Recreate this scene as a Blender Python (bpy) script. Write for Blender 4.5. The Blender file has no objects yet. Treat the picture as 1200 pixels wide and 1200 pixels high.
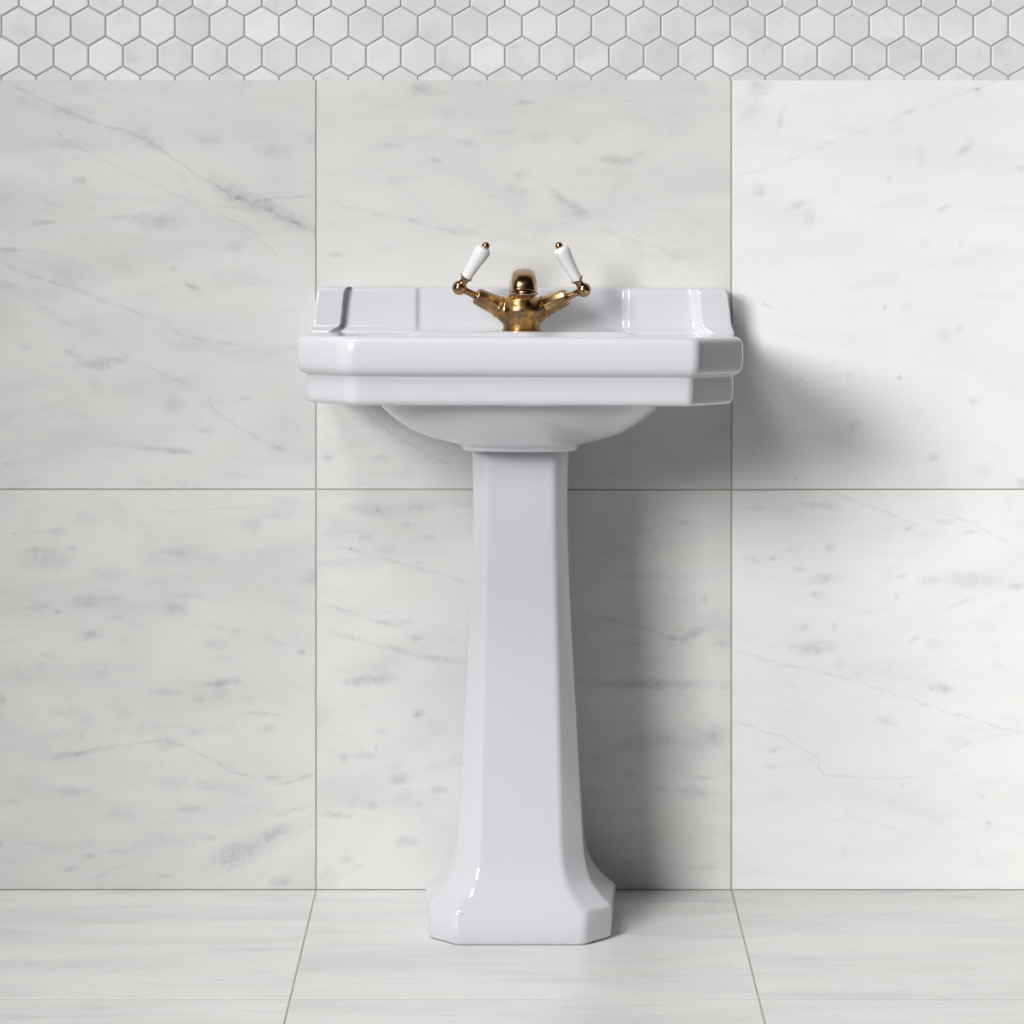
import bpy, bmesh, math, random
from mathutils import Vector, Matrix, noise
PI = math.pi
C = bpy.context.scene.collection
sc = bpy.context.scene

# ------------------------------------------------------------------ helpers
def link(name, bm, mats, parent=None, origin=(0, 0, 0), smooth=True, angle=35, recalc=True):
    if recalc:
        bmesh.ops.recalc_face_normals(bm, faces=bm.faces)
    o0 = Vector(origin)
    for v in bm.verts:
        v.co -= o0
    me = bpy.data.meshes.new(name)
    bm.to_mesh(me); bm.free()
    if not isinstance(mats, (list, tuple)):
        mats = [mats]
    for m in mats:
        me.materials.append(m)
    if smooth:
        for p in me.polygons:
            p.use_smooth = True
        me.set_sharp_from_angle(angle=math.radians(angle))
    o = bpy.data.objects.new(name, me); C.objects.link(o)
    o.location = o0
    if parent:
        o.parent = parent
        o.location = o0 - parent.location
    return o

def round_poly(pts, r, n=7):
    """convex polygon, every corner replaced by an arc; r number or list"""
    N = len(pts); out = []
    for i in range(N):
        p0, p1, p2 = Vector(pts[i-1]), Vector(pts[i]), Vector(pts[(i+1) % N])
        a = (p0-p1).normalized(); b = (p2-p1).normalized()
        rr = r[i] if isinstance(r, (list, tuple)) else r
        half = a.angle(b)/2
        t = rr/math.tan(half)
        t = min(t, .48*(p0-p1).length, .48*(p2-p1).length)
        rr = t*math.tan(half)
        c = p1 + (a+b).normalized()*(rr/math.sin(half))
        s, e = p1+a*t-c, p1+b*t-c
        ang = s.angle_signed(e)
        for k in range(n+1):
            q = Matrix.Rotation(-ang*k/n, 2) @ s
            out.append(c+q)
    return out

def offset_poly(pts, d):
    """move every edge of a counter-clockwise convex polygon inwards by d (number or per-edge list)"""
    N = len(pts); out = []
    area = sum(pts[i-1][0]*pts[i][1]-pts[i][0]*pts[i-1][1] for i in range(N))
    sg = 1 if area > 0 else -1
    def line(i):
        p, q = Vector(pts[i]), Vector(pts[(i+1) % N])
        t = (q-p).normalized(); n = Vector((-t.y, t.x))*sg
        dd = d[i] if isinstance(d, (list, tuple)) else d
        return p+n*dd, t
    for i in range(N):
        p, t = line(i-1); q, u = line(i)
        den = t.x*u.y-t.y*u.x
        k = ((q-p).x*u.y-(q-p).y*u.x)/den
        out.append(p+t*k)
    return out

def loft(bm, rings, cap0=True, cap1=True, mat=0):
    vs = [[bm.verts.new(p) for p in r] for r in rings]
    n = len(vs[0])
    for a, b in zip(vs, vs[1:]):
        for i in range(n):
            f = bm.faces.new((a[i], a[(i+1) % n], b[(i+1) % n], b[i])); f.material_index = mat
    if cap0: bm.faces.new(vs[0][::-1])
    if cap1: bm.faces.new(vs[-1])
    return vs

def lathe(bm, base, axis, prof, n=48, cap=True, power=2.0, phase=0):
    """prof: (radius, distance along axis)"""
    base = Vector(base); ax = Vector(axis).normalized()
    u = ax.orthogonal().normalized(); w = ax.cross(u)
    rings = []
    for r, t in prof:
        r = max(r, 1e-5)
        rings.append([base+ax*t+(u*math.cos(phase+2*PI*k/n)+w*math.sin(phase+2*PI*k/n))*r for k in range(n)])
    loft(bm, rings, cap, cap)

def sphere(bm, c, r, seg=32, rings=20):
    bmesh.ops.create_uvsphere(bm, u_segments=seg, v_segments=rings, radius=r, matrix=Matrix.Translation(c))

def catmull(pts, m):
    P = [Vector(p) for p in pts]; out = []
    for i in range(len(P)-1):
        p0 = P[max(i-1, 0)]; p1 = P[i]; p2 = P[i+1]; p3 = P[min(i+2, len(P)-1)]
        for k in range(m):
            t = k/m
            out.append(.5*((2*p1)+(p2-p0)*t+(2*p0-5*p1+4*p2-p3)*t*t+(3*p1-p0-3*p2+p3)*t**3))
    out.append(P[-1]); return out

def sstep(a, b, x):
    if a > b: return 1-sstep(b, a, x)
    t = min(1, max(0, (x-a)/(b-a))); return t*t*(3-2*t)

# ------------------------------------------------------------------ materials
def new_mat(name):
    m = bpy.data.materials.new(name); m.use_nodes = True
    nt = m.node_tree; nt.nodes.clear()
    out = nt.nodes.new('ShaderNodeOutputMaterial'); b = nt.nodes.new('ShaderNodeBsdfPrincipled')
    nt.links.new(b.outputs[0], out.inputs[0])
    return m, nt, b

def nd(nt, kind, **kw):
    n = nt.nodes.new(kind)
    for k, v in kw.items():
        if k == 'inp':
            for kk, vv in v.items(): n.inputs[kk].default_value = vv
        else: setattr(n, k, v)
    return n

def math_n(nt, op, a, b=None, clamp=False):
    n = nt.nodes.new('ShaderNodeMath'); n.operation = op; n.use_clamp = clamp
    for i, v in enumerate((a, b)):
        if v is None: continue
        if isinstance(v, (int, float)): n.inputs[i].default_value = v
        else: nt.links.new(v, n.inputs[i])
    return n.outputs[0]

def mix_c(nt, fac, a, b, blend='MIX'):
    n = nt.nodes.new('ShaderNodeMix'); n.data_type = 'RGBA'; n.blend_type = blend
    for i, v in ((0, fac), (6, a), (7, b)):
        if isinstance(v, (int, float, tuple)): n.inputs[i].default_value = v
        else: nt.links.new(v, n.inputs[i])
    return n.outputs[2]

def noise_n(nt, vec, scale, detail=4, rough=.55, dist=0.0, col=False):
    n = nd(nt, 'ShaderNodeTexNoise', inp={'Scale': scale, 'Detail': detail, 'Roughness': rough, 'Distortion': dist})
    nt.links.new(vec, n.inputs['Vector'])
    return n.outputs['Color' if col else 'Fac']

def ramp_f(nt, v, a, b, lo=0.0, hi=1.0):
    n = nd(nt, 'ShaderNodeMapRange', interpolation_type='SMOOTHSTEP', inp={1: a, 2: b, 3: lo, 4: hi})
    nt.links.new(v, n.inputs[0]); return n.outputs[0]

def marble(name, base, seed, marks=(), plane='XZ', streak=(1.0, 1.0, 2.6), cloud=.09, fine=.06, warm=.35, spots=.10,
           rough=.32, attr=False, tilt=8, vein=(.50, .47, .44)):
    m, nt, b = new_mat(name)
    tc = nt.nodes.new('ShaderNodeTexCoord').outputs['Object']
    # per-tile offset carried by the mesh
    if attr:
        at = nd(nt, 'ShaderNodeAttribute', attribute_name='tile_tone')
        off = nd(nt, 'ShaderNodeVectorMath', operation='MULTIPLY_ADD')
        nt.links.new(at.outputs['Color'], off.inputs[0]); off.inputs[1].default_value = (37, 53, 41)
        nt.links.new(tc, off.inputs[2]); src = off.outputs[0]
    else:
        src = tc
    mp = nd(nt, 'ShaderNodeMapping', vector_type='POINT')
    mp.inputs['Location'].default_value = (seed*3.1, seed*1.7, seed*2.3)
    mp.inputs['Rotation'].default_value = (0, math.radians(tilt), 0) if plane == 'XZ' else (0, 0, math.radians(tilt))
    mp.inputs['Scale'].default_value = streak
    nt.links.new(src, mp.inputs[0]); P = mp.outputs[0]
    c1 = ramp_f(nt, noise_n(nt, P, 3.2, 6, .55, .6), .35, .72)
    c2 = ramp_f(nt, noise_n(nt, P, 11, 5, .6, .5), .50, .78)
    c3 = ramp_f(nt, noise_n(nt, P, 34, 3, .6, .2), .62, .82)
    grain = noise_n(nt, tc, 520, 2, .6)
    total = math_n(nt, 'MULTIPLY', c1, cloud)
    total = math_n(nt, 'ADD', total, math_n(nt, 'MULTIPLY', c2, cloud*.9))
    total = math_n(nt, 'ADD', total, math_n(nt, 'MULTIPLY', c3, spots))
    total = math_n(nt, 'ADD', total, math_n(nt, 'MULTIPLY', math_n(nt, 'SUBTRACT', grain, .5), fine*2.4))
    if marks:
        wn = nd(nt, 'ShaderNodeTexNoise', inp={'Scale': 42.0, 'Detail': 7.0, 'Roughness': .8})
        nt.links.new(tc, wn.inputs['Vector'])
        ws = nd(nt, 'ShaderNodeVectorMath', operation='SUBTRACT'); nt.links.new(wn.outputs['Color'], ws.inputs[0])
        ws.inputs[1].default_value = (.5, .5, .5)
        wm = nd(nt, 'ShaderNodeVectorMath', operation='MULTIPLY_ADD'); nt.links.new(ws.outputs[0], wm.inputs[0])
        wm.inputs[1].default_value = (.026, 0, .017); nt.links.new(tc, wm.inputs[2])
        fl = nd(nt, 'ShaderNodeVectorMath', operation='MULTIPLY'); nt.links.new(wm.outputs[0], fl.inputs[0])
        fl.inputs[1].default_value = (1, 0, 1); Q = fl.outputs[0]
        acc = None
        for (x, z, rx, rz, a, s) in marks:
            t = nd(nt, 'ShaderNodeMapping', vector_type='TEXTURE')
            t.inputs['Location'].default_value = (x, 0, z)
            t.inputs['Rotation'].default_value = (0, math.radians(-a), 0)
            t.inputs['Scale'].default_value = (rx, 1, rz)
            nt.links.new(Q, t.inputs[0])
            l = nd(nt, 'ShaderNodeVectorMath', operation='LENGTH'); nt.links.new(t.outputs[0], l.inputs[0])
            v = ramp_f(nt, l.outputs['Value'], 1.0, 0.0, 0.0, s)
            acc = v if acc is None else math_n(nt, 'ADD', acc, v)
        brk = ramp_f(nt, noise_n(nt, tc, 70, 6, .8), .30, .70, .25, 1.3)
        total = math_n(nt, 'ADD', total, math_n(nt, 'MULTIPLY', math_n(nt, 'MULTIPLY', acc, brk), VSTR))
    total = math_n(nt, 'MINIMUM', math_n(nt, 'MAXIMUM', total, 0.0), .8)
    col = mix_c(nt, ramp_f(nt, noise_n(nt, P, 5, 3, .5), .45, .75, 0, warm), base, (base[0], base[1]*.985, base[2]*.945, 1))
    if attr:
        br = nd(nt, 'ShaderNodeSeparateColor'); nt.links.new(at.outputs['Color'], br.inputs[0])
        tone = ramp_f(nt, br.outputs[0], 0.0, 1.0, .91, 1.03)
        cb = nd(nt, 'ShaderNodeCombineColor')
        for i in range(3): nt.links.new(tone, cb.inputs[i])
        col = mix_c(nt, 1.0, col, cb.outputs[0], 'MULTIPLY')
    dark = (base[0]*.36, base[1]*.38, base[2]*.42, 1)
    col = mix_c(nt, total, col, dark)
    nt.links.new(col, b.inputs['Base Color'])
    b.inputs['Roughness'].default_value = rough
    b.inputs['Specular IOR Level'].default_value = .35
    bp = nd(nt, 'ShaderNodeBump', inp={'Strength': .05, 'Distance': .001})
    nt.links.new(grain, bp.inputs['Height']); nt.links.new(bp.outputs[0], b.inputs['Normal'])
    return m
VSTR = 1.45

def plain(name, col, rough=.6, metal=0.0, coat=0.0, noise_amt=.06, scale=120):
    m, nt, b = new_mat(name)
    tc = nt.nodes.new('ShaderNodeTexCoord').outputs['Object']
    f = noise_n(nt, tc, scale, 4, .6)
    d = tuple(c*(1-noise_amt*2) for c in col[:3])+(1,)
    nt.links.new(mix_c(nt, f, d, tuple(col[:3])+(1,)), b.inputs['Base Color'])
    b.inputs['Roughness'].default_value = rough; b.inputs['Metallic'].default_value = metal
    b.inputs['Coat Weight'].default_value = coat; b.inputs['Coat Roughness'].default_value = .012
    return m

def brass(name, dark, gold, spots, rough=.2, thr=(.38, .62)):
    m, nt, b = new_mat(name)
    tc = nt.nodes.new('ShaderNodeTexCoord').outputs['Object']
    f1 = ramp_f(nt, noise_n(nt, tc, 45, 4, .55, .8), thr[0], thr[1])
    f2 = ramp_f(nt, noise_n(nt, tc, 70, 3, .55, .4), .58, .70, 0, spots)
    c = mix_c(nt, f1, dark, gold)
    mp = nd(nt, 'ShaderNodeMapping', vector_type='POINT'); mp.inputs['Location'].default_value = (5, 3, 1)
    nt.links.new(tc, mp.inputs[0])
    f3 = ramp_f(nt, noise_n(nt, mp.outputs[0], 55, 3, .5, .5), .56, .68, 0, spots)
    c = mix_c(nt, f3, c, (.30, .38, .36, 1))
    c = mix_c(nt, f2, c, (.20, .13, .09, 1))
    nt.links.new(c, b.inputs['Base Color'])
    b.inputs['Metallic'].default_value = 1.0
    nt.links.new(ramp_f(nt, noise_n(nt, tc, 90, 3), .3, .8, rough*.7, rough*1.4), b.inputs['Roughness'])
    return m

MARKS = {
  'ul': [
    (-0.6573,1.1219,0.0523,0.0177,-5,0.2), (-0.5379,1.0776,0.0418,0.0155,-25,0.18), (-0.4223,1.0075,0.0627,0.0266,-32,0.2), (-0.3842,0.989,0.0711,0.0199,-18,0.24),
    (-0.3288,0.9632,0.0711,0.0199,-20,0.2), (-0.6376,1.0223,0.0188,0.0089,0,0.3), (-0.6929,0.962,0.0293,0.0066,3,0.25), (-0.5773,0.9694,0.0544,0.0066,0,0.15),
    (-0.5269,0.9644,0.0586,0.0199,-3,0.2), (-0.7434,0.9226,0.0335,0.0066,0,0.28), (-0.6179,0.7565,0.0418,0.0089,-8,0.3), (-0.5933,0.7639,0.0376,0.0089,3,0.28),
    (-0.6474,0.7713,0.0251,0.0089,-20,0.2), (-0.5022,0.7,0.0209,0.0177,0,0.15), (-0.4567,0.6618,0.0209,0.0089,0,0.15), (-0.4973,0.6323,0.0335,0.0089,-8,0.3),
    (-0.5379,0.636,0.0209,0.0066,-5,0.18), (-0.7434,0.871,0.0251,0.0111,0,0.18), (-0.4776,0.871,0.0188,0.0066,-18,0.28), (-0.688,0.8365,0.0251,0.0111,-20,0.15),
    (-0.6573,0.8181,0.0251,0.0089,-10,0.15), (-0.362,1.0665,0.046,0.0155,0,0.18), (-0.4518,1.0825,0.0293,0.0089,0,0.14), (-0.7384,0.6151,0.0209,0.0066,0,0.15),
    (-0.4014,0.7086,0.0167,0.0066,0,0.15), (-0.7138,1.1354,0.0335,0.0133,-20,0.14), (-0.6363,1.1527,0.0251,0.0111,-10,0.1), (-0.6794,0.6926,0.0837,0.0111,6,0.1),
    (-0.6671,1.0764,0.0837,0.0133,0,0.08), (-0.7532,0.9977,0.0293,0.0133,0,0.12), (-0.4137,0.9263,0.0209,0.0177,0,0.06), (-0.6449,0.6827,0.0418,0.0111,0,0.1),
    (-0.501,0.8956,0.0125,0.0066,0,0.15), (-0.7163,0.7848,0.0167,0.0111,0,0.12), (-0.7212,1.1539,0.0304,0.0048,-26.6,0.2), (-0.6806,1.1336,0.0404,0.0048,-26.6,0.2),
    (-0.6302,1.1121,0.0442,0.0048,-20,0.2), (-0.5828,1.0973,0.0327,0.0048,-13.6,0.2), (-0.5502,1.085,0.0233,0.0048,-31,0.2), (-0.5176,1.0647,0.0373,0.0048,-32.5,0.2),
    (-0.477,1.037,0.0389,0.0048,-36,0.2), (-0.4389,1.0124,0.032,0.0048,-28.9,0.2), (-0.4038,0.9958,0.0293,0.0048,-21.4,0.2), (-0.3639,0.978,0.0392,0.0048,-25.9,0.2),
    (-0.3214,0.9589,0.0333,0.0048,-22.1,0.2), (-0.3694,0.9946,0.0349,0.0037,7.9,0.2), (-0.3245,0.9995,0.0356,0.0037,4.6,0.2), (-0.6659,1.0881,0.0273,0.0037,-37.7,0.13),
    (-0.6339,1.0678,0.0328,0.0037,-28.1,0.13), (-0.5988,1.0487,0.03,0.0037,-29.1,0.13), (-0.5545,1.0284,0.0457,0.0037,-21.8,0.13), (-0.5139,1.01,0.024,0.0037,-29.7,0.13),
    (-0.4838,0.9958,0.0293,0.0037,-21.4,0.13), (-0.434,0.9854,0.05,0.0037,-6.5,0.13), (-0.4174,0.9644,0.025,0.003,-18.4,0.14), (-0.3922,0.9515,0.0215,0.003,-37.4,0.14),
    (-0.3669,0.9275,0.034,0.003,-47.3,0.14), (-0.7384,0.9005,0.0272,0.0044,-30.3,0.15), (-0.7046,0.8845,0.0321,0.0044,-21.2,0.15), (-0.6689,0.8728,0.0273,0.0044,-14.5,0.15),
    (-0.6351,0.8617,0.0293,0.0044,-21.4,0.15), (-0.6025,0.8494,0.0262,0.0044,-19.8,0.15), (-0.5625,0.8347,0.0406,0.0044,-20.6,0.15), (-0.509,0.8131,0.0182,0.0037,-42.7,0.16),
    (-0.4943,0.8021,0.0136,0.0037,-28.6,0.16), (-0.4697,0.7947,0.0289,0.0037,-11.7,0.16), (-0.4303,0.7879,0.034,0.0037,-8.1,0.16), (-0.5699,0.7707,0.0317,0.0037,-31.3,0.12),
    (-0.5299,0.7498,0.0388,0.0037,-24.7,0.12), (-0.4893,0.7313,0.0308,0.0037,-24.1,0.12), (-0.4487,0.703,0.0149,0.0037,-69,0.17), (-0.4389,0.6877,0.017,0.0037,-47.5,0.17),
    (-0.4174,0.6717,0.0272,0.0037,-30.3,0.17), (-0.3848,0.6538,0.0316,0.0037,-27.3,0.17), (-0.354,0.6397,0.0225,0.0037,-20.9,0.17),
  ],
  'um': [
    (0.135,1.0518,0.0418,0.0111,-5,0.28), (0.1657,1.0604,0.0251,0.0066,20,0.15), (-0.148,1.1551,0.0209,0.0111,0,0.22), (0.0033,1.1354,0.0188,0.0055,-3,0.25),
    (-0.0336,1.0936,0.0418,0.0111,3,0.15), (0.0243,1.0862,0.0293,0.0155,0,0.12), (-0.0016,1.0309,0.0167,0.0111,0,0.16), (-0.0126,1.0075,0.0376,0.0111,-5,0.14),
    (0.0526,1.0001,0.0251,0.0111,-35,0.15), (0.0759,0.9817,0.0376,0.0155,-30,0.15), (-0.2685,0.9165,0.0188,0.0089,0,0.18), (-0.127,1.0518,0.0167,0.0066,0,0.15),
    (-0.0803,1.0764,0.0293,0.0089,-15,0.14), (0.2285,0.914,0.0502,0.0177,0,0.12), (-0.2796,0.6237,0.0188,0.0111,0,0.2), (-0.2009,0.6237,0.0251,0.0111,0,0.14),
    (-0.2611,1.1231,0.0418,0.0664,0,-0.03), (-0.0828,0.9485,0.046,0.0111,-12,0.1), (0.0218,0.9571,0.0627,0.0155,0,0.08), (-0.1135,1.1207,0.0251,0.0111,0,0.07),
    (0.1571,0.6434,0.0167,0.0111,0,0.1), (-0.2495,0.9847,0.0295,0.0055,-17.2,0.12), (-0.2082,0.9749,0.0369,0.0055,-10.4,0.12), (-0.159,0.9644,0.041,0.0055,-13.4,0.12),
    (-0.1092,0.9503,0.0391,0.0055,-18.4,0.12), (0.1264,0.9485,0.0313,0.0055,-21.8,0.12), (0.1602,0.9368,0.0256,0.0055,-15.6,0.12), (0.202,0.922,0.0437,0.0055,-21.6,0.12),
    (-0.2402,0.6932,0.0152,0.0041,-12.1,0.15), (-0.2212,0.6834,0.0215,0.0041,-37.4,0.15), (-0.199,0.6667,0.0235,0.0041,-36.4,0.15), (-0.1627,0.6434,0.0441,0.0041,-31,0.15),
    (-0.1227,0.6206,0.0276,0.0041,-27.5,0.15), (0.0495,1.0044,0.0328,0.0055,-42.6,0.08), (0.0802,0.9817,0.028,0.0055,-29.2,0.08),
  ],
  'ur': [
    (0.3404,1.1576,0.0293,0.0199,0,0.2), (0.3293,1.1219,0.0376,0.0354,0,0.13), (0.3712,1.1108,0.0084,0.031,-15,0.13), (0.6393,1.069,0.023,0.0089,42,0.2),
    (0.5741,1.0567,0.0105,0.0199,0,0.12), (0.3404,1.0112,0.0167,0.0177,0,0.14), (0.3982,0.989,0.0293,0.0111,25,0.2), (0.413,0.9694,0.0146,0.0221,0,0.14),
    (0.6061,0.9817,0.0146,0.0066,30,0.2), (0.5791,0.9325,0.0125,0.0089,0,0.14), (0.5286,1.0272,0.0084,0.0089,0,0.15), (0.5237,0.839,0.0063,0.0066,0,0.25),
    (0.5532,0.839,0.0105,0.0111,0,0.1), (0.6295,0.8107,0.0105,0.0089,0,0.16), (0.6086,0.8008,0.0146,0.0133,0,0.14), (0.5434,0.7381,0.0063,0.0066,0,0.28),
    (0.4708,0.743,0.0084,0.0089,0,0.14), (0.4782,0.6704,0.0167,0.0155,0,0.16), (0.6516,0.7049,0.0146,0.0111,0,0.16), (0.5938,0.6225,0.0146,0.0111,0,0.2),
    (0.6639,0.6052,0.0209,0.0177,0,0.14), (0.7193,0.5868,0.0125,0.0111,0,0.2), (0.3527,0.8439,0.0188,0.0066,-40,0.14), (0.4007,0.7369,0.0063,0.0066,0,0.16),
    (0.7193,1.0395,0.0105,0.0089,0,0.15), (0.5557,1.1231,0.0188,0.0049,20,0.25), (0.6566,1.1564,0.0105,0.0044,20,0.28), (0.3392,1.005,0.0105,0.0111,0,0.1),
    (0.6307,0.9325,0.0063,0.0066,0,0.16), (0.3343,0.6286,0.0063,0.0066,-20,0.2), (0.397,0.5929,0.0052,0.0055,0,0.2), (0.4499,1.01,0.0105,0.0177,0,0.06),
    (0.3336,1.0364,0.042,0.003,14.3,0.1), (0.3865,1.0536,0.0437,0.003,21.6,0.1), (0.4407,1.0758,0.046,0.003,22.9,0.1), (0.4942,1.0967,0.0422,0.003,19.7,0.1),
    (0.5446,1.1151,0.0406,0.003,20.6,0.1), (0.5908,1.1317,0.0355,0.003,18.9,0.1), (0.6357,1.1484,0.0389,0.003,21.5,0.1), (0.6756,1.1637,0.0281,0.003,20.3,0.1),
  ],
  'll': [
    (-0.6843,0.4761,0.0669,0.0244,0,0.2), (-0.6966,0.4908,0.0293,0.0066,0,0.2), (-0.6499,0.4921,0.0146,0.0066,0,0.2), (-0.6696,0.5179,0.0188,0.0089,0,0.16),
    (-0.6265,0.417,0.0376,0.0133,0,0.24), (-0.5908,0.4195,0.0251,0.0066,0,0.16), (-0.6991,0.4072,0.0293,0.0066,0,0.18), (-0.6696,0.401,0.0084,0.0066,0,0.3),
    (-0.6253,0.3666,0.0314,0.0111,12,0.25), (-0.6843,0.3383,0.0188,0.0066,-10,0.18), (-0.4998,0.406,0.0293,0.0199,-10,0.24), (-0.4801,0.4244,0.0293,0.0089,0,0.14),
    (-0.3891,0.5253,0.023,0.0177,0,0.16), (-0.4432,0.3531,0.0272,0.0111,0,0.18), (-0.5834,0.3924,0.0125,0.0066,0,0.18), (-0.3596,0.358,0.0293,0.0066,-20,0.12),
    (-0.3202,0.342,0.0084,0.0055,10,0.3), (-0.4334,0.2989,0.0418,0.0089,8,0.32), (-0.4653,0.278,0.023,0.0133,0,0.16), (-0.4358,0.2842,0.0188,0.0155,0,0.16),
    (-0.5121,0.2842,0.0376,0.0089,0,0.18), (-0.3768,0.2546,0.0376,0.0049,-5,0.22), (-0.6548,0.2571,0.0418,0.0089,0,0.14), (-0.6302,0.2473,0.0209,0.0111,0,0.1),
    (-0.3694,0.2337,0.0209,0.0089,0,0.16), (-0.6499,0.1944,0.0502,0.0058,10,0.32), (-0.3596,0.1611,0.0146,0.0066,0,0.2), (-0.5121,0.2128,0.0251,0.0155,0,0.16),
    (-0.6449,0.1415,0.0376,0.0111,0,0.17), (-0.4801,0.1169,0.0356,0.0089,0,0.17), (-0.7384,0.1267,0.0251,0.0089,0,0.14), (-0.3891,0.0627,0.0962,0.0244,22,0.2),
    (-0.3534,0.0849,0.0418,0.0133,28,0.16), (-0.4149,0.0504,0.046,0.0288,0,0.16), (-0.4555,0.0763,0.0251,0.0089,0,0.16), (-0.6253,0.0492,0.0167,0.0058,6,0.24),
    (-0.5859,0.0566,0.0293,0.0058,0,0.15), (-0.517,0.0197,0.0146,0.0055,0,0.25), (-0.3497,0.0111,0.0272,0.0111,5,0.28), (-0.6499,0.0308,0.0209,0.0066,12,0.18),
    (-0.33,0.1144,0.046,0.0058,15,0.14), (-0.6056,0.3137,0.0167,0.0089,0,0.14), (-0.5982,0.4564,0.0418,0.0199,0,0.13), (-0.7532,0.2743,0.0167,0.0133,0,0.2),
    (-0.7532,0.0677,0.0105,0.0089,0,0.25), (-0.4727,0.2276,0.0167,0.0111,0,0.12), (-0.6376,0.2202,0.0084,0.0089,0,0.14), (-0.4949,0.4859,0.0376,0.0177,0,0.1),
    (-0.7335,0.513,0.0042,0.0044,0,0.3), (-0.303,0.449,0.0293,0.0177,25,0.16), (-0.5662,0.4096,0.1046,0.0133,0,0.07), (-0.4334,0.0332,0.0837,0.031,0,0.06),
    (-0.656,0.1968,0.0403,0.0037,8.1,0.17), (-0.5982,0.2054,0.0494,0.0037,8.7,0.17), (-0.5392,0.2128,0.0419,0.0037,5.2,0.17), (-0.4949,0.2091,0.029,0.0037,-19.7,0.17),
    (-0.4629,0.1956,0.0264,0.0037,-26.6,0.17), (-0.4334,0.1796,0.0272,0.0037,-30.3,0.17), (-0.4014,0.1655,0.0287,0.0037,-17.8,0.17), (-0.3417,0.1538,0.0215,0.0041,10.8,0.2),
    (-0.3146,0.163,0.0252,0.0041,25.6,0.2), (-0.6037,0.0234,0.0288,0.0037,24,0.15), (-0.5718,0.0357,0.0259,0.0037,17.7,0.15), (-0.4918,0.5468,0.0516,0.0046,3.1,0.12),
    (-0.4211,0.5505,0.056,0.0046,2.9,0.12), (-0.7348,0.3149,0.0297,0.0055,11.3,0.08), (-0.6978,0.3248,0.0307,0.0055,18.4,0.08),
  ],
  'lm': [
    (-0.2169,0.5486,0.0544,0.0177,-4,0.25), (-0.1529,0.5523,0.0376,0.0155,0,0.18), (-0.1676,0.5253,0.0084,0.0089,0,0.15), (-0.2267,0.5081,0.0146,0.0089,0,0.16),
    (-0.1332,0.5093,0.0105,0.0066,0,0.18), (-0.2464,0.4921,0.0033,0.0035,0,0.4), (-0.1972,0.4908,0.0251,0.0111,0,0.12), (-0.1701,0.385,0.0251,0.0089,10,0.14),
    (-0.1529,0.3654,0.0188,0.0089,0,0.18), (-0.2169,0.3026,0.0544,0.0111,2,0.25), (-0.2464,0.2977,0.0167,0.0089,0,0.14), (-0.1504,0.2546,0.0125,0.0089,0,0.3),
    (-0.2021,0.23,0.0146,0.0089,0,0.18), (-0.2119,0.2054,0.0063,0.0066,0,0.15), (-0.2574,0.1907,0.0146,0.0133,0,0.2), (-0.2341,0.1931,0.0335,0.0066,0,0.14),
    (-0.1775,0.1599,0.0209,0.0111,0,0.3), (-0.1209,0.1452,0.0188,0.0089,0,0.24), (-0.2169,0.1206,0.0125,0.0089,0,0.18), (-0.148,0.1242,0.0105,0.0055,0,0.15),
    (-0.271,0.1083,0.0376,0.0089,-3,0.26), (-0.1676,0.0689,0.0272,0.0133,0,0.24), (-0.2538,0.0431,0.0188,0.0111,0,0.16), (-0.2808,0.0184,0.0251,0.0266,0,0.16),
    (-0.2365,0.0357,0.0125,0.0066,0,0.14), (-0.2673,0.5204,0.0293,0.0221,0,0.1), (0.2494,0.3715,0.0314,0.0111,25,0.24), (0.2248,0.3629,0.0251,0.0066,0,0.16),
    (0.2851,0.3543,0.023,0.0089,0,0.24), (0.178,0.2977,0.1673,0.0122,-1,0.3), (0.1657,0.2116,0.046,0.0177,0,0.2), (0.2076,0.2177,0.0314,0.0199,0,0.16),
    (0.2666,0.2177,0.0544,0.0244,5,0.2), (0.2777,0.23,0.0251,0.0177,0,0.12), (0.1534,0.1673,0.0188,0.0089,0,0.2), (0.2605,0.1611,0.0314,0.0066,0,0.2),
    (0.1989,0.1464,0.0188,0.0066,0,0.25), (0.2494,0.1402,0.0418,0.0133,-5,0.2), (0.2641,0.417,0.0084,0.0089,0,0.2), (0.2309,0.5302,0.0188,0.0066,0,0.16),
    (0.1657,0.3543,0.0084,0.0044,0,0.25), (0.0956,0.1415,0.0418,0.0111,0,0.1), (0.1694,0.4515,0.1046,0.0089,0,0.1), (-0.239,0.4884,0.0431,0.0055,-15.3,0.14),
    (-0.1873,0.4736,0.0397,0.0055,-16.7,0.14), (-0.1381,0.4613,0.0388,0.0055,-11.3,0.14), (-0.0963,0.4484,0.03,0.0055,-24.9,0.14), (-0.2624,0.4047,0.0414,0.0044,-15.9,0.16),
    (-0.207,0.3881,0.0473,0.0044,-17.4,0.16), (-0.2488,0.3641,0.0578,0.0074,-14.9,0.17), (-0.1824,0.3463,0.0468,0.0074,-15.2,0.17), (-0.116,0.3328,0.0566,0.0074,-8.5,0.17),
    (0.1276,0.3906,0.0317,0.0055,-12.3,0.14), (0.1774,0.3764,0.0484,0.0055,-18.1,0.14), (0.2192,0.3623,0.0205,0.0055,-20.2,0.14), (0.1387,0.0406,0.0828,0.0055,-2.5,0.1),
    (0.2432,0.0344,0.074,0.0055,-4.3,0.1),
  ],
  'lr': [
    (0.4253,0.5548,0.0502,0.0089,-4,0.18), (0.3367,0.5511,0.023,0.0066,0,0.14), (0.5582,0.5216,0.0146,0.0066,10,0.18), (0.6074,0.5302,0.0272,0.0066,0,0.16),
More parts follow.
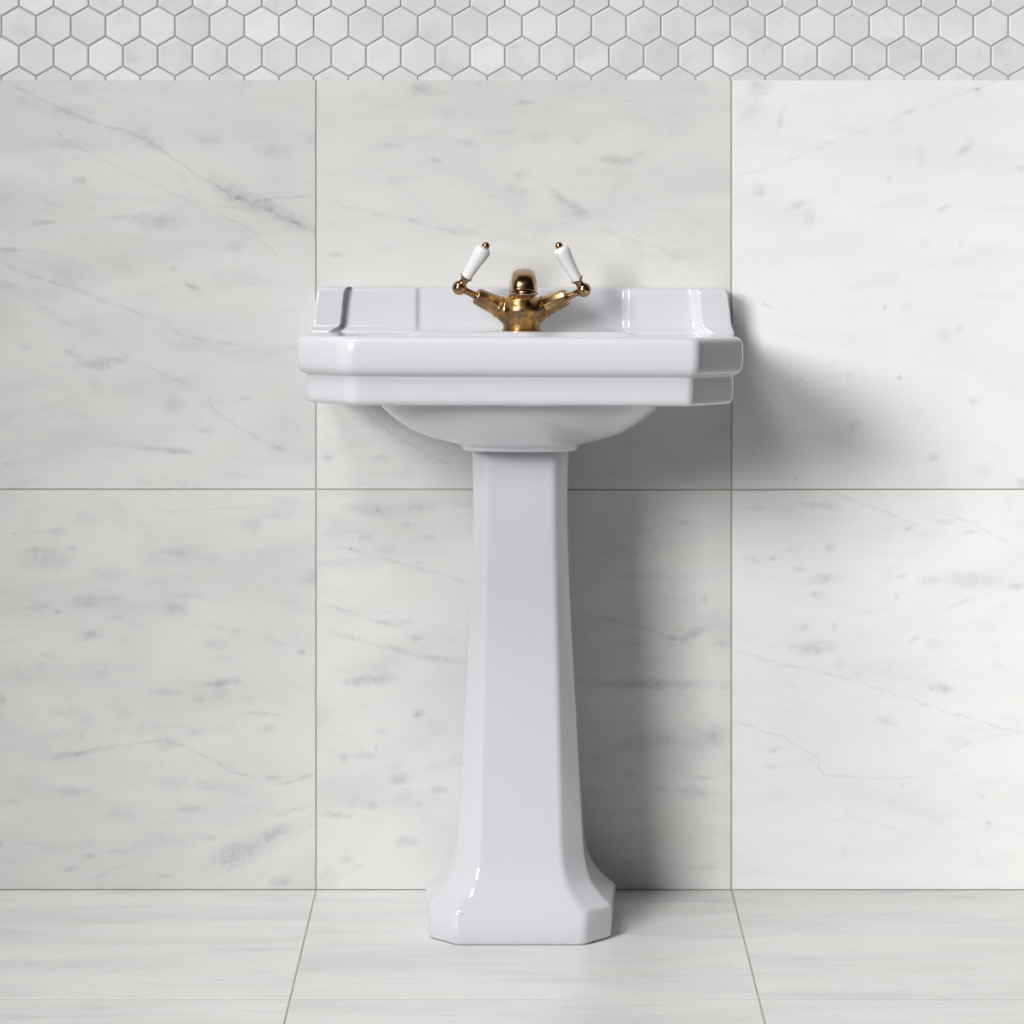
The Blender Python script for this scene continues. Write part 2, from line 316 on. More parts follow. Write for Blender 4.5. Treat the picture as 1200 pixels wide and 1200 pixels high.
    (0.6443,0.5154,0.0167,0.0055,8,0.16), (0.3318,0.4761,0.0272,0.0089,0,0.16), (0.3601,0.4785,0.0084,0.0089,0,0.24), (0.3908,0.4908,0.0188,0.0089,0,0.14),
    (0.3982,0.4625,0.0146,0.0089,-10,0.16), (0.4327,0.449,0.0356,0.0133,3,0.22), (0.4253,0.4256,0.0167,0.0089,0,0.2), (0.4425,0.4945,0.0125,0.0111,30,0.14),
    (0.5458,0.4527,0.0167,0.0055,20,0.16), (0.5877,0.4465,0.023,0.0133,0,0.14), (0.6516,0.4465,0.0669,0.0177,-3,0.17), (0.7132,0.4379,0.023,0.0089,0,0.26),
    (0.627,0.4121,0.0418,0.0058,20,0.14), (0.4081,0.3789,0.0125,0.0089,0,0.14), (0.4228,0.3494,0.0502,0.0177,6,0.26), (0.3908,0.3506,0.0209,0.0066,5,0.12),
    (0.5655,0.3617,0.0167,0.0053,35,0.18), (0.5926,0.3543,0.0167,0.0133,0,0.16), (0.456,0.3248,0.0105,0.0133,0,0.1), (0.6086,0.2915,0.0209,0.0111,0,0.28),
    (0.5901,0.2915,0.0105,0.0066,0,0.18), (0.5237,0.2436,0.0272,0.0111,-3,0.16), (0.3613,0.2017,0.0125,0.0066,10,0.2), (0.3564,0.1784,0.0188,0.0066,0,0.12),
    (0.4843,0.3112,0.0125,0.0089,0,0.06), (0.6836,0.3248,0.0105,0.0066,0,0.12), (0.5483,0.1513,0.0063,0.0055,0,0.15), (0.6615,0.1341,0.0042,0.0044,0,0.22),
    (0.6713,0.0959,0.0063,0.0055,0,0.18), (0.6037,0.0972,0.0105,0.0066,0,0.1), (0.6393,0.2128,0.0105,0.0066,0,0.12), (0.4499,0.3789,0.0084,0.0111,0,0.14),
    (0.3712,0.1341,0.0251,0.0177,0,0.05), (0.4647,0.0529,0.0105,0.0177,0,0.06), (0.5385,0.4219,0.0084,0.0089,0,0.12), (0.7009,0.5573,0.0063,0.0133,0,0.1),
    (0.4677,0.5646,0.0259,0.0033,-17.7,0.14), (0.4985,0.5548,0.0259,0.0033,-17.7,0.14), (0.5292,0.5425,0.0272,0.0033,-25.6,0.14), (0.5588,0.5302,0.0242,0.0033,-19.2,0.14),
    (0.6295,0.5351,0.0363,0.0033,-18.4,0.14), (0.6664,0.5191,0.0272,0.0033,-30.3,0.14), (0.691,0.505,0.0188,0.0033,-29.4,0.14), (0.3158,0.3432,0.0233,0.0028,-20,0.16),
    (0.3478,0.3328,0.0304,0.0028,-16.7,0.16), (0.3945,0.3217,0.0443,0.0028,-11.1,0.16), (0.4536,0.3082,0.0485,0.0028,-14.6,0.16), (0.5163,0.2897,0.0513,0.0028,-18.1,0.16),
    (0.5754,0.2694,0.0442,0.0028,-20,0.16), (0.6295,0.2522,0.0431,0.0028,-15.3,0.16), (0.6898,0.235,0.0527,0.0028,-16.5,0.16), (0.322,0.2386,0.0329,0.003,-20.6,0.16),
    (0.3613,0.2245,0.0326,0.003,-19,0.16), (0.3952,0.2091,0.0265,0.003,-31.3,0.16), (0.4198,0.1931,0.021,0.003,-35.2,0.16), (0.4271,0.1808,0.0109,0.003,-122,0.16),
    (0.4296,0.171,0.0132,0.003,-41.6,0.16), (0.4622,0.1642,0.0418,0.003,-3.9,0.16), (0.5139,0.1618,0.0381,0.003,-1.4,0.16), (0.5594,0.1618,0.0328,0.003,1.7,0.16),
    (0.4554,0.0996,0.0337,0.0033,-0,0.07), (0.4954,0.0972,0.0295,0.0033,-7.6,0.07), (0.5323,0.0886,0.0307,0.0033,-18.4,0.07), (0.6369,0.2079,0.0409,0.0037,21.8,0.06),
    (0.6892,0.2227,0.0432,0.0037,10.1,0.06),
  ],
}

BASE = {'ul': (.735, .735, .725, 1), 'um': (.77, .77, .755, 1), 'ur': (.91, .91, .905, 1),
        'll': (.765, .765, .75, 1), 'lm': (.79, .79, .775, 1), 'lr': (.93, .93, .925, 1)}  # right slabs paler: part of the wall's lighting gradient is put into colour
M_slab = {}
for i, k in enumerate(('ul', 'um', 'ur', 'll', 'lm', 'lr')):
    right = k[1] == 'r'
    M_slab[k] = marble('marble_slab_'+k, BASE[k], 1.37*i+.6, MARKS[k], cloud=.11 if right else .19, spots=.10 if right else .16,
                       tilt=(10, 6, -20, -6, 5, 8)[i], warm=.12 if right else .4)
M_other = marble('marble_slab_plain', (.76, .76, .75, 1), 9.1, attr=True)
M_hex = marble('marble_hexagon', (.85, .855, .86, 1), 4.4, attr=True, streak=(2.4, 1, 3.2), cloud=.20, spots=.12, rough=.35)
M_floor = marble('marble_floor', (.95, .95, .935, 1), 2.2, attr=True, plane='XY', streak=(.8, 4.2, 1.0), cloud=.21, spots=.55, tilt=3, rough=.3)
M_grout = plain('grout_grey', (.50, .485, .45), .9)
M_hexgrout = plain('grout_pale', (.56, .55, .52), .9)
M_hexedge = plain('grey_tile_edge', (.66, .66, .645), .7)  # greyer tone on the bevels around each hexagon
M_porc = plain('white_porcelain', (.70, .708, .745), .14, coat=.35, noise_amt=.004, scale=6)
M_ceramic = plain('white_ceramic', (.84, .845, .86), .15, coat=.4, noise_amt=.004, scale=30)
M_body = brass('aged_brass_mottled', (.30, .17, .08, 1), (.60, .34, .11, 1), .6, .30, (.36, .6))
M_brass = brass('antique_bronze', (.34, .205, .115, 1), (.58, .38, .20, 1), .12, .24, (.4, .75))
M_cover = brass('antique_bronze_streaked', (.36, .22, .12, 1), (.64, .41, .19, 1), .2, .28)

# ------------------------------------------------------------------ setting
def tag(o, label=None, cat=None, group=None, kind=None):
    if label: o['label'] = label
    if cat: o['category'] = cat
    if group: o['group'] = group
    if kind: o['kind'] = kind

def slab_box(bm, lay, quad, axis, t0, t1, bev, mat, tone, flush=None):
    """tile with softly eased front edges. quad: four 2D corners (ccw seen from the room); thickness from t0 (back) to t1 (face)"""
    q = [Vector(p) for p in quad]
    def P(p, t):
        return (p[0], -t, p[1]) if axis == 'wall' else (p[0], -p[1], t)
    rings = []
    for ins, t in ((0, t0), (0, t1-bev), (bev*.35, t1-bev*.35), (bev, t1)):
        il = [0.0 if e == flush else ins for e in range(4)]
        rings.append([P(p, t) for p in (offset_poly(q, il) if ins else q)])
    vs = loft(bm, rings, False, True, mat)
    for r in vs:
        for v in r:
            for f in v.link_faces:
                f.material_index = mat
                for l in f.loops: l[lay] = tone

def rect(x0, z0, x1, z1): return [(x0, z0), (x1, z0), (x1, z1), (x0, z1)]

rnd = random.Random(5)
G = .0011
JX = (-.2974, .3017)                     # vertical joints either side of the basin
bm = bmesh.new(); lay = bm.loops.layers.color.new('tile_tone')
cols = [(JX[0]-1.2, JX[0]-.6), (JX[0]-.6, JX[0]), JX, (JX[1], JX[1]+.6), (JX[1]+.6, JX[1]+1.2)]
rows = [(0.0, .5774, 'l'), (.5774, 1.1672, 'u')]
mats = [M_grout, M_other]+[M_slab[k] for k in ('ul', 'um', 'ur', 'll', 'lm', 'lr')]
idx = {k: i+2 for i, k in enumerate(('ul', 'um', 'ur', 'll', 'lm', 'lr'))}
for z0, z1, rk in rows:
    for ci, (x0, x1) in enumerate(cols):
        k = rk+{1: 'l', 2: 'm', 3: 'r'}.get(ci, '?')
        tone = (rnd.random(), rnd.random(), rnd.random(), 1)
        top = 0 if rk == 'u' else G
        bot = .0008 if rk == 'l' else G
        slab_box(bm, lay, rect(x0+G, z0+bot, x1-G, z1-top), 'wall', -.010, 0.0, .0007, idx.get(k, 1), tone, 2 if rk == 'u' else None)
# grout bed behind the slabs
for f in bmesh.ops.create_cube(bm, size=1, matrix=Matrix.Translation((0, .011, .62)) @ Matrix.Diagonal((3.0, .019, 1.26, 1)))['verts']:
    for ff in f.link_faces: ff.material_index = 0
wall = link('wall_back', bm, mats, smooth=False, recalc=False); tag(wall, kind='structure')

# hexagon mosaic band above the slabs
bm = bmesh.new(); lay = bm.loops.layers.color.new('tile_tone')
PX, PZ = .050067, .04336
R = PX/math.sqrt(3)
zc = 1.2019; xe = -.7258; zbot = 1.1672
rnd = random.Random(11)
for row in range(-1, 12):
    cz = zc+row*PZ
    sh = 0 if row % 2 == 0 else -.0253
    for k in range(-9, 42):
        cx = xe+sh+PX*(k+.5)
        if abs(cx) > 1.45: continue
        hexa = [(cx+(R-.00085*1.155)*math.sin(PI/3*j), cz-(R-.00085*1.155)*math.cos(PI/3*j)) for j in range(6)]
        hexa = hexa[::1]
        poly = []
        for a, b2 in zip(hexa, hexa[1:]+hexa[:1]):       # the lowest row is cut off along the slabs
            ina, inb = a[1] >= zbot, b2[1] >= zbot
            if ina: poly.append(a)
            if ina != inb:
                t = (zbot-a[1])/(b2[1]-a[1]); poly.append((a[0]+t*(b2[0]-a[0]), zbot))
        if len(poly) < 3: continue
        cl = []
        for p in poly:
            if not cl or (Vector(p)-Vector(cl[-1])).length > 1e-4: cl.append(p)
        if (Vector(cl[0])-Vector(cl[-1])).length < 1e-4: cl.pop()
        if len(cl) < 3: continue
        ar = abs(sum(cl[i-1][0]*cl[i][1]-cl[i][0]*cl[i-1][1] for i in range(len(cl))))/2
        if ar < 2e-5: continue
        tone = (rnd.random(), rnd.random(), rnd.random(), 1)
        rings = []
        for ins, t in ((0, -.006), (0, -.0009), (.0006, -.0004), (.0013, -.0001), (.0024, 0.0)):
            if ar < 6e-4: ins = ins*.5
            il = [0.0 if abs(cl[e][1]-zbot) < 1e-5 and abs(cl[(e+1) % len(cl)][1]-zbot) < 1e-5 else ins for e in range(len(cl))]
            rings.append([(p[0], -t, p[1]) for p in (offset_poly(cl, il) if ins else [Vector(p) for p in cl])])
        vs = loft(bm, rings, False, True, 1)
        for ri, r in enumerate(vs):
            for v in r:
                for f in v.link_faces:
                    f.material_index = 1 if ri > 2 else 2
                    for l in f.loops: l[lay] = tone
for v in bmesh.ops.create_cube(bm, size=1, matrix=Matrix.Translation((0, .0059, 1.43)) @ Matrix.Diagonal((2.9, .008, .5256, 1)))['verts']:
    for ff in v.link_faces: ff.material_index = 0
band = link('trim_1', bm, [M_hexgrout, M_hex, M_hexedge], smooth=False, recalc=False); tag(band, kind='structure')

# floor slabs; the joints run very slightly out of square
bm = bmesh.new(); lay = bm.loops.layers.color.new('tile_tone')
D = [0.0, .546, 1.146]
def jx(j, d):
    base = {-2: -1.497, -1: -.8974, 0: -.2974, 1: .3017, 2: .9017, 3: 1.5017}[j]
    sl = {-2: .03, -1: .033, 0: .0331, 1: -.0187, 2: -.02, 3: -.02}[j]
    return base+sl*min(d, 1.146)
rnd = random.Random(3)
for r in range(2):
    for j in range(-2, 3):
        d0, d1 = D[r]+(.0010 if r == 0 else .0014), D[r+1]-.0014
        quad = [(jx(j, d1)+G, d1), (jx(j+1, d1)-G, d1), (jx(j+1, d0)-G, d0), (jx(j, d0)+G, d0)]
        slab_box(bm, lay, quad, 'floor', -.012, 0.0, .0003, 1, (rnd.random(), rnd.random(), rnd.random(), 1))
for v in bmesh.ops.create_cube(bm, size=1, matrix=Matrix.Translation((0, -.57, -.0105)) @ Matrix.Diagonal((3.0, 1.16, .020, 1)))['verts']:
    for ff in v.link_faces: ff.material_index = 0
floor = link('floor', bm, [M_grout, M_floor], smooth=False, recalc=True); tag(floor, kind='structure')

# ------------------------------------------------------------------ pedestal
# key: (z, a front half width, b half width at chamfer end, bb half width at the back, front depth, chamfer depth, back depth)
def lerp_keys(keys, z):
    for k0, k1 in zip(keys, keys[1:]):
        if k0[0] <= z <= k1[0]:
            t = (z-k0[0])/(k1[0]-k0[0])
            return [p+(q-p)*t for p, q in zip(k0, k1)]
    return list(keys[-1] if z > keys[-1][0] else keys[0])
KEY = [
    (.0010, .0830, .1175, .1250, .2990, .2640, .1500),
    (.0050, .0862, .1215, .1290, .3025, .2665, .1500),
    (.0400, .0868, .1222, .1312, .3030, .2670, .1500),
    (.0450, .0855, .1205, .1305, .3015, .2655, .1505),
    (.0510, .0790, .1120, .1230, .2940, .2590, .1520),
    (.0590, .0715, .1045, .1140, .2855, .2530, .1530),
    (.0690, .0650, .0960, .1045, .2785, .2480, .1530),
    (.0800, .0605, .0915, .0970, .2730, .2435, .1530),
    (.0930, .0572, .0880, .0920, .2690, .2400, .1530),
    (.1080, .0555, .0855, .0888, .2665, .2380, .1530),
    (.1300, .0542, .0838, .0865, .2650, .2365, .1530),
    (.2200, .0525, .0785, .0812, .2620, .2350, .1520),
    (.3800, .0492, .0698, .0722, .2575, .2330, .1500),
    (.4800, .0472, .0652, .0676, .2548, .2325, .1490),
    (.5500, .0460, .0630, .0655, .2532, .2320, .1480),
    (.6100, .0456, .0632, .0658, .2526, .2315, .1480),
    (.6505, .0460, .0650, .0675, .2530, .2310, .1480)]
bm = bmesh.new(); rings = []
zs = sorted(set([k[0] for k in KEY]+[.0022, .0425, .0475, .049, .053, .055, .057, .0615, .064, .0665, .0715, .074, .077, .083, .086, .0895, .097, .102, .118, .16, .19, .26, .30, .34, .42, .45, .515, .58, .63]))
def smooth_keys(z):
    # blended lookup, keeps profile fair
    w = .0016+.0034*sstep(.045, .075, z)+.025*sstep(.13, .24, z)
    acc = [0]*7; n = 0
    for k in range(-3, 4):
        zz = min(max(z+k*w/3, .001), .6505)
        v = lerp_keys(KEY, zz); n += 1
        acc = [p+q for p, q in zip(acc, v)]
    return [p/n for p in acc]
PCX = -.0015
for z in zs:
    _, a, b, bb, df, dc, db = smooth_keys(z)
    rb = .02
    bk = .056+.034*sstep(.13, .05, z) if z < .13 else .056  # unseen rear part added to keep light from passing behind the column
    poly = [(-bk, .036), (-bb, db), (-b, dc), (-a, df), (a, df), (b, dc), (bb, db), (bk, .036)]
    rc = .018-.006*sstep(.05, .12, z)
    pts = round_poly(poly, [.012, .010, rc, rc, rc, rc, .010, .012], 8)
    rings.append([(PCX+p.x, -p.y, z) for p in pts])
# rounded top and bottom arrises
loft(bm, rings)
ped = link('basin_pedestal', bm, M_porc, origin=(0, -.21, .001), angle=60)
tag(ped, 'tall tapering white porcelain pedestal with flared foot standing on the marble floor under the basin', 'pedestal')

# ------------------------------------------------------------------ wash basin
OUT = [(-.300, .004), (-.2880, .382), (-.2215, .4700), (.2215, .4700), (.2860, .382), (.300, .004)]
BO = (0, -.22, .79)
bm = bmesh.new(); rings = []
# (z, inset, corner radius)
PROF = [(.7178, .040, .020), (.7176, .024, .024), (.7180, .0195, .027), (.7192, .0160, .029), (.7212, .0140, .031), (.7245, .0130, .032), (.7300, .0126, .032),
        (.7420, .0122, .032), (.7490, .0124, .032), (.7525, .0128, .032), (.7545, .0122, .032), (.7558, .0100, .032), (.7568, .0070, .034), (.7585, .0042, .036), (.7612, .0022, .036),
        (.7650, .0009, .036), (.7710, .0001, .036), (.7800, -.0003, .036), (.7900, 0, .036), (.7960, .0007, .036), (.7992, .0018, .036), (.8015, .0034, .036), (.8032, .0056, .036),
        (.8042, .0082, .034), (.8046, .0112, .032)]
NR = 9
for z, ins, r in PROF:
    insl = [ins, ins, ins, ins, ins, min(ins, .0005)]
    pl = offset_poly(OUT, insl)
    pts = round_poly(pl, [.006, r, r, r*.45, r*.6, .006], NR)
    rings.append([(p.x, -p.y, z) for p in pts])
# deck, tap ledge, soap recesses and bowl, as rings shrinking to the bowl centre
def deck_h(x, d):
    ax = abs(x)
    rim = .8046
    def sbox(u, e, w):              # 1 inside |u|<e, soft edge w
        return 1-sstep(e-w, e+w, u)
    # bowl well
    f = sbox(ax+max(0, (d-.36))*.55, .222, .020)*sbox(abs(d-.298), .135, .032)
    q = min(1, math.sqrt((x/.235)**2+((d-.298)/.155)**2))
    depth = .030+.085*(1-q**2.2)
    z = rim-f*depth
    # tap ledge raised in the middle, shallow soap recesses either side
    back = sbox(d, .150, .010)
    ledge = sbox(ax, .150, .007)
    z_led = .8072
    z_soap = .8032
    zb = z_soap+(z_led-z_soap)*ledge
    side = sbox(ax, .262, .010)
    zb = rim*(1-side)+zb*side
    return z*(1-back)+zb*back
cx0, cd0 = 0.0, .27
outer = rings[-1]
NT = 90
for k in range(1, NT):
    t = 1-k/NT
    t = t**1.0
    rr = []
    for p in outer:
        x = cx0+(p[0]-cx0)*t; d = cd0+(-p[1]-cd0)*t
        rr.append((x, -d, deck_h(x, d)))
    rings.append(rr)
rings.append([(cx0+(p[0]-cx0)*.002, -(cd0+(-p[1]-cd0)*.002), deck_h(cx0, cd0)) for p in outer])
# subdivide the ring sampling so the deck has enough columns
base_ring = rings[0]; nn = len(base_ring)
cuts = [max(1, int((Vector(base_ring[(q+1) % nn])-Vector(base_ring[q])).length/.006)) for q in range(nn)]
dense = []
for r in rings:
    out = []
    for q in range(nn):
        a, b2 = Vector(r[q]), Vector(r[(q+1) % nn])
        out += [a+(b2-a)*m_/cuts[q] for m_ in range(cuts[q])]
    dense.append(out)
for r in dense[len(PROF):]:
    for v in r: v.z = deck_h(v.x, -v.y)
loft(bm, dense)
# raised back with end wings, side panels and a recessed middle panel
def open_round(pts, n=5):
    """pts: (x, d, radius); corners become arcs, convex or concave"""
    out = []
    for q, (x, d, r) in enumerate(pts):
        p1 = Vector((x, d))
        if q in (0, len(pts)-1) or r == 0:
            out.append(p1); continue
        p0 = Vector(pts[q-1][:2]); p2 = Vector(pts[q+1][:2])
        a = (p0-p1).normalized(); b = (p2-p1).normalized()
        t_ = min(r, .45*(p0-p1).length, .45*(p2-p1).length)
        s, e = p1+a*t_, p1+b*t_
        for k in range(n+1):
            w_ = k/n
            out.append(s*(1-w_)**2+p1*2*w_*(1-w_)+e*w_*w_)
    return out
def back_ring(z, grow, tw):
    """grow: how far the front line comes forward, tw: half width at this height"""
    s = tw/.300
    k = .013*sstep(.8150, .8040, z)          # the wings narrow where they run out into the rim
    W_ = .054; Pn = .038; Mi = .0335
    P = [(-tw, .002, 0), (-tw, W_+grow*.8, .004), (-.2600*s-k, W_+grow, .0022), (-.2594*s+k*.2, Pn+grow, .002),
         (-.1525, Pn+grow, .003), (-.1470, Mi+grow, .003), (.1435, Mi+grow, .003), (.1520, Pn+grow, .003),
         (.2490*s-k*.2, Pn+grow, .007), (.2560*s+k, W_+grow, .004), (tw, W_+grow*.8, .004), (tw, .002, 0)]
    return [(q.x, -q.y, z) for q in open_round(P)]
U = []
for z, g, tw in ((.7960, .010, .3010), (.8030, .0100, .3010), (.8060, .0085, .3008), (.8080, .0060, .3003), (.8100, .0036, .2996), (.8125, .0014, .2988), (.8155, .0002, .2980), (.8220, 0, .2970),
                 (.8350, -.0003, .2955), (.8500, -.0008, .2938), (.8590, -.0011, .2926), (.8625, -.0016, .2918), (.8650, -.0026, .2906), (.8668, -.0042, .2890), (.8680, -.0064, .2868), (.8686, -.0100, .2835)):
    U.append(back_ring(z, g, tw))
vs = loft(bm, U)
# bowl underside
rings = []
def bowl_ring(z, hw, hf, hb, e, n=72):
    out = []
    for k in range(n):
        a = 2*PI*k/n; c, s = math.cos(a), math.sin(a)
        x = hw*math.copysign(abs(c)**(2/e), c)
        y = (hf if s > 0 else hb)*math.copysign(abs(s)**(2/e), s)
        out.append((x-.0015, -(.245+y), z))
    return out
for z, hw, hf, hb, e in ((.7240, .196, .176, .165, 2.3), (.7176, .191, .172, .160, 2.3), (.7065, .1835, .165, .153, 2.3), (.6980, .1745, .157, .146, 2.3), (.6889, .1625, .146, .138, 2.3), (.6820, .1520, .136, .130, 2.3), (.6752, .1400, .124, .122, 2.35),
                       (.6700, .1270, .111, .114, 2.4), (.6656, .1120, .098, .105, 2.5), (.6625, .0985, .086, .098, 2.7), (.6600, .0880, .077, .094, 2.9), (.6582, .0815, .069, .093, 3.3), (.6568, .0785, .064, .092, 3.6),
                       (.6550, .0775, .0625, .092, 3.8), (.6535, .0772, .062, .092, 3.8), (.6520, .0765, .0612, .092, 3.8), (.6510, .0750, .0600, .091, 3.8), (.6506, .0725, .0580, .090, 3.8), (.6506, .03, .03, .03, 3)):
    rings.append(bowl_ring(z, hw, hf, hb, e))
loft(bm, rings)
basin = link('wash_basin', bm, M_porc, origin=BO, angle=50)
wn_ = basin.modifiers.new('flat_faces', 'WEIGHTED_NORMAL'); wn_.keep_sharp = True; wn_.weight = 60
basin.rotation_euler = (0, .0038, 0)
tag(basin, 'white porcelain wash basin with clipped corners and raised back against the marble wall', 'basin')

# ------------------------------------------------------------------ mixer tap
TB = Vector((-.0007, -.098, .8080))
u = 1/832.0                                  # one unit of the tap's own grid
tap = bpy.data.objects.new('mixer_tap', None); C.objects.link(tap); tap.location = TB; tap.empty_display_size = .03
tag(tap, 'antique bronze mixer tap with two white ceramic levers mounted on the basin', 'tap')
def T(x, f, z):                              # right, forward, up in tap units
    return TB+Vector((x*u, -f*u, z*u))

bm = bmesh.new()
lathe(bm, T(0, 0, 0), (0, 0, 1), [(r*u, z*u) for r, z in ((21.4, 0), (21.4, 3), (21.4, 7), (22.0, 12), (23.4, 17), (24.6, 22), (24.3, 27), (22.2, 33), (19.0, 38), (15.5, 41.5), (11, 44.5), (5, 46), (.1, 46.3))], 64)
AX = {}
for s in (-1, 1):
    c0 = T(0, 0, 20); c1 = T(s*27.0, 3, 27.8)
    ax = Vector((s*.86, -.10, .455)).normalized(); AX[s] = (c1, ax)
    lathe(bm, c1-ax*28*u, ax, [(17.5*u, 0), (17.0*u, 6*u), (15.4*u, 13*u), (13.6*u, 20*u), (12.6*u, 24*u), (12.2*u, 27*u), (11.8*u, 29.5*u)], 48)
# neck that carries the spout
neck = catmull([T(0, -4, 22), T(0, 2, 38), T(1, 14, 50), T(2, 30, 56)], 6)
rr = [17, 16, 15, 14.5]
def tube(bm, path, rads, n=40, power=2.0, xdir=Vector((1, 0, 0))):
    rings = []
    for i, p in enumerate(path):
        t = (path[min(i+1, len(path)-1)]-path[max(i-1, 0)]).normalized()
        side = (xdir-t*xdir.dot(t)).normalized(); up = side.cross(t)
        r = rads[i]; ring = []
        for k in range(n):
            a = 2*PI*k/n; c, s = math.cos(a), math.sin(a)
            ring.append(p+side*r*math.copysign(abs(c)**(2/power), c)+up*r*math.copysign(abs(s)**(2/power), s))
        rings.append(ring)
    loft(bm, rings)
def spread(vals, m):
    out = []
    for a, b in zip(vals, vals[1:]):
        out += [a+(b-a)*k/m for k in range(m)]
    return out+[vals[-1]]
tube(bm, neck, [r*u for r in spread(rr, 6)])
body = link('tap_body', bm, M_body, tap, origin=T(0, 0, 0), angle=180)
rm = body.modifiers.new('blend', 'REMESH'); rm.mode = 'VOXEL'; rm.voxel_size = .00075; rm.use_smooth_shade = True
sm = body.modifiers.new('soft', 'SMOOTH'); sm.iterations = 45; sm.factor = .5
# base ring
bm = bmesh.new()
lathe(bm, T(0, 0, -.4), (0, 0, 1), [(22.4*u, 0), (22.9*u, .5*u), (22.9*u, 1.4*u), (22.2*u, 2.0*u), (20*u, 2.2*u)], 64)
link('base_ring', bm, M_body, tap, origin=T(0, 0, 0))

# spout: arches forward and turns down
bm = bmesh.new()
path = catmull([T(.8, 8, 46), T(1.4, 20, 52.5), T(2.0, 38, 56.0), T(2.6, 58, 57.4), T(3.0, 72, 56.6), T(3.3, 83, 53.4), T(3.5, 89.5, 48.2), T(3.5, 91.5, 43.2)], 7)
tube(bm, path, [r*u for r in spread([13.5, 13.8, 14, 14.2, 14.4, 14.5, 14.5, 14.5], 7)], 56, 2.8)
spout = link('spout', bm, M_brass, tap, origin=T(1, 20, 50), angle=180)
bm = bmesh.new()
lathe(bm, T(3.5, 91.7, 45.2), (0, 0, -1), [(14.2*u, 0), (14.6*u, .8*u), (15.2*u, 1.6*u), (16.0*u, 2.3*u), (16.3*u, 2.9*u), (16.1*u, 3.6*u), (15.2*u, 4.0*u), (13.2*u, 4.0*u), (12.8*u, 2.4*u), (.1*u, 2.2*u)], 64, cap=False)
lip = link('spout_lip', bm, M_brass, spout, origin=T(3.5, 91.7, 43)); lip.location = T(3.5, 91.7, 43)-T(1, 20, 50)

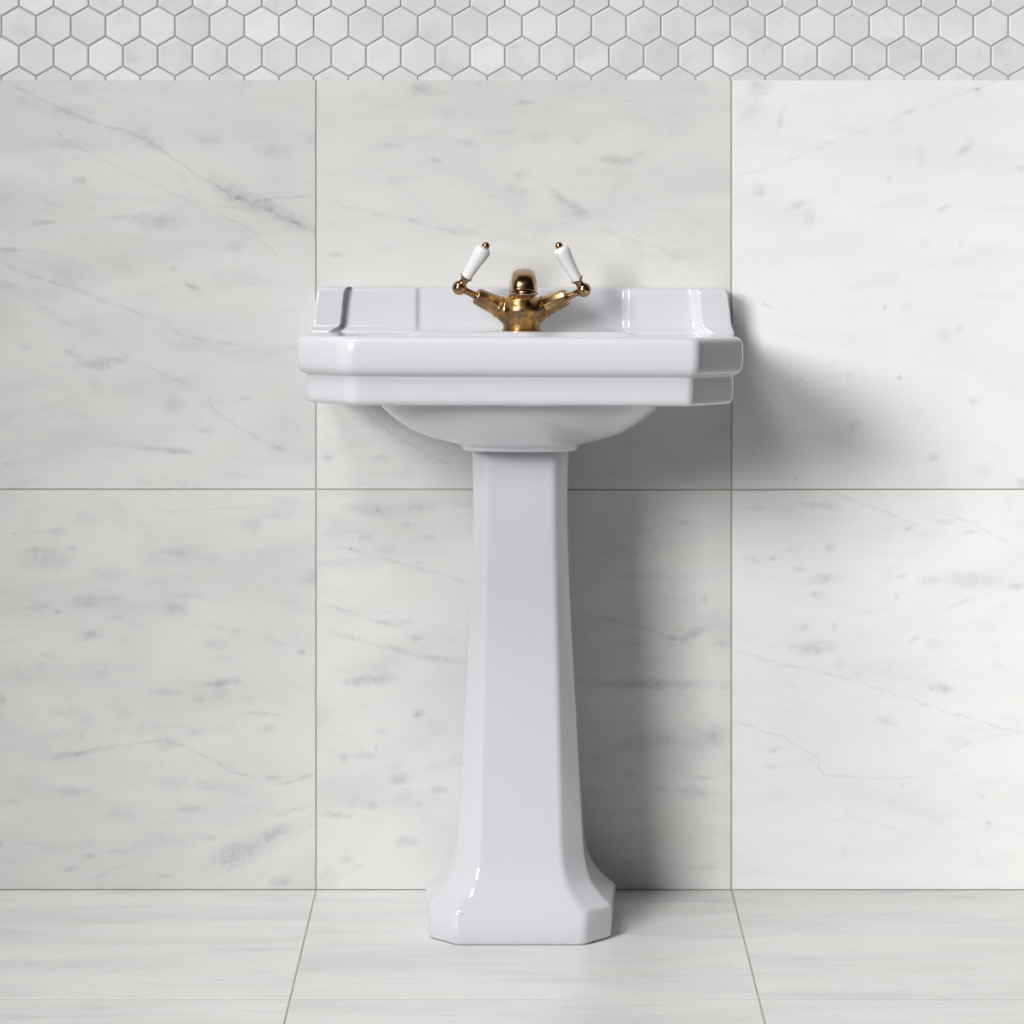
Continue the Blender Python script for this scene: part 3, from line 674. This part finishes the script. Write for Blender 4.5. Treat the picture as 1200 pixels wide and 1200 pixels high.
PTS = {-1: dict(ball=(-71.9, 16, 49.6), cup=(-63.9, 20, 61.8), tip=(-41.6, 30, 97.0)),
       1: dict(ball=(72.2, 16, 47.2), cup=(64.4, 20, 59.4), tip=(43.9, 30, 97.0))}
for s in (-1, 1):
    c1, ax = AX[s]
    d = PTS[s]
    ball = T(*d['ball']); cup = T(*d['cup']); tip = T(*d['tip'])
    # faceted valve cover with its collar
    bm = bmesh.new()
    axb = (ball-c1).normalized()
    lathe(bm, c1, axb, [(11.4*u, 0), (12.0*u, 2*u), (10.6*u, 22*u), (10.1*u, 27.5*u), (9.3*u, 29.5*u), (7.2*u, 30.6*u), (4.6*u, 31*u)], 10, phase=.3)
    cov = link('valve_cover', bm, M_cover, tap, origin=c1, angle=24)
    bv = cov.modifiers.new('ease', 'BEVEL'); bv.width = .0007; bv.segments = 3; bv.limit_method = 'ANGLE'; bv.angle_limit = math.radians(20)
    bm = bmesh.new()
    lathe(bm, c1-axb*.3*u, axb, [(12.0*u, -1.2*u), (12.9*u, -.8*u), (13.4*u, .2*u), (13.2*u, 1.2*u), (12.4*u, 1.9*u), (11.4*u, 2.0*u)], 56)
    r = link('collar_ring', bm, M_body, cov, origin=c1); r.location = (0, 0, 0)
    # handle: stem, ball and cup in one casting
    bm = bmesh.new()
    st = c1+axb*30*u; L = (ball-st).length
    lathe(bm, st, axb, [(5.6*u, -1*u), (5.4*u, .6*u), (4.2*u, 1.5*u), (4.0*u, L*.4), (4.2*u, L*.62), (5.2*u, L*.72), (5.0*u, L)], 32)
    sphere(bm, ball, 8.5*u, 40, 28)
    axl = (tip-cup).normalized(); b0 = ball+(cup-ball).normalized()*6.3*u
    Lc = (cup-b0).length
    lathe(bm, b0, (cup-b0), [(5.2*u, 0), (4.6*u, Lc*.25), (4.7*u, Lc*.5), (5.8*u, Lc*.78), (7.4*u, Lc*.97), (7.7*u, Lc*1.03), (7.3*u, Lc*1.08), (5.4*u, Lc*1.06)], 40)
    h = link('handle', bm, M_brass, tap, origin=ball, angle=50)
    bm = bmesh.new(); LL = (tip-cup).length
    prof = [(3*u, -.8*u), (6.1*u, -.6*u), (6.3*u, .5*u)]+[(rr_*u, LL*t) for rr_, t in ((6.4, .12), (6.8, .28), (7.4, .42), (8.2, .58), (9.0, .72), (9.45, .81), (9.5, .86), (9.1, .905), (8.2, .94), (6.8, .968), (5.0, .985), (3.0, .99))]
    lathe(bm, cup, axl, prof, 48)
    g = link('lever_grip', bm, M_ceramic, h, origin=cup, angle=70); g.location = cup-ball
    g['label'] = 'white ceramic lever grip'
    bm = bmesh.new()
    sphere(bm, tip+axl*1.2*u, 4.5*u, 28, 18)
    k = link('finial', bm, M_brass, h, origin=tip); k.location = tip-ball

# ------------------------------------------------------------------ light
def area(name, loc, target, size, power, col=(1, 1, 1), spread=180, sy=None):
    l = bpy.data.lights.new(name, 'AREA'); l.energy = power; l.color = col; l.size = size; l.spread = math.radians(spread)
    if sy: l.shape = 'RECTANGLE'; l.size_y = sy
    o = bpy.data.objects.new(name, l); C.objects.link(o); o.location = loc
    o.rotation_euler = (Vector(target)-Vector(loc)).to_track_quat('-Z', 'Y').to_euler()
    return o
area('softbox_key', (-2.35, -4.15, 2.05), (1.95, 0, .60), 1.5, 45.5, (1.0, .995, .985), spread=76)
area('added_fill_overhead', (-1.0, -1.7, 3.0), (.2, -.8, 0), 1.0, 11, (1.0, .995, .985), spread=90)  # added fill from above, lifts the floor brightness
area('added_fill_right_wall', (1.9, -3.2, 1.1), (1.45, 0, .65), .9, 1.45, (1.0, .995, .985), spread=40)  # added fill, out of view, only brightens the right of the wall
w = bpy.data.worlds.new('world'); sc.world = w; w.use_nodes = True
bg = w.node_tree.nodes['Background']; bg.inputs[0].default_value = (.95, .97, 1.0, 1); bg.inputs[1].default_value = .012

# ------------------------------------------------------------------ camera
cam = bpy.data.cameras.new('camera'); co = bpy.data.objects.new('camera', cam); C.objects.link(co)
co.location = (.0218, -3.5, .8525); co.rotation_euler = (PI/2, 0, 0)
cam.sensor_width = 36; cam.lens = 85.35; cam.shift_x = -.025; cam.shift_y = -.20833
cam.clip_start = .05
sc.camera = co
sc.view_settings.view_transform = 'Standard'; sc.view_settings.look = 'None'
sc.view_settings.gamma = 1; sc.view_settings.exposure = 0.0
sc.view_settings.use_curve_mapping = False
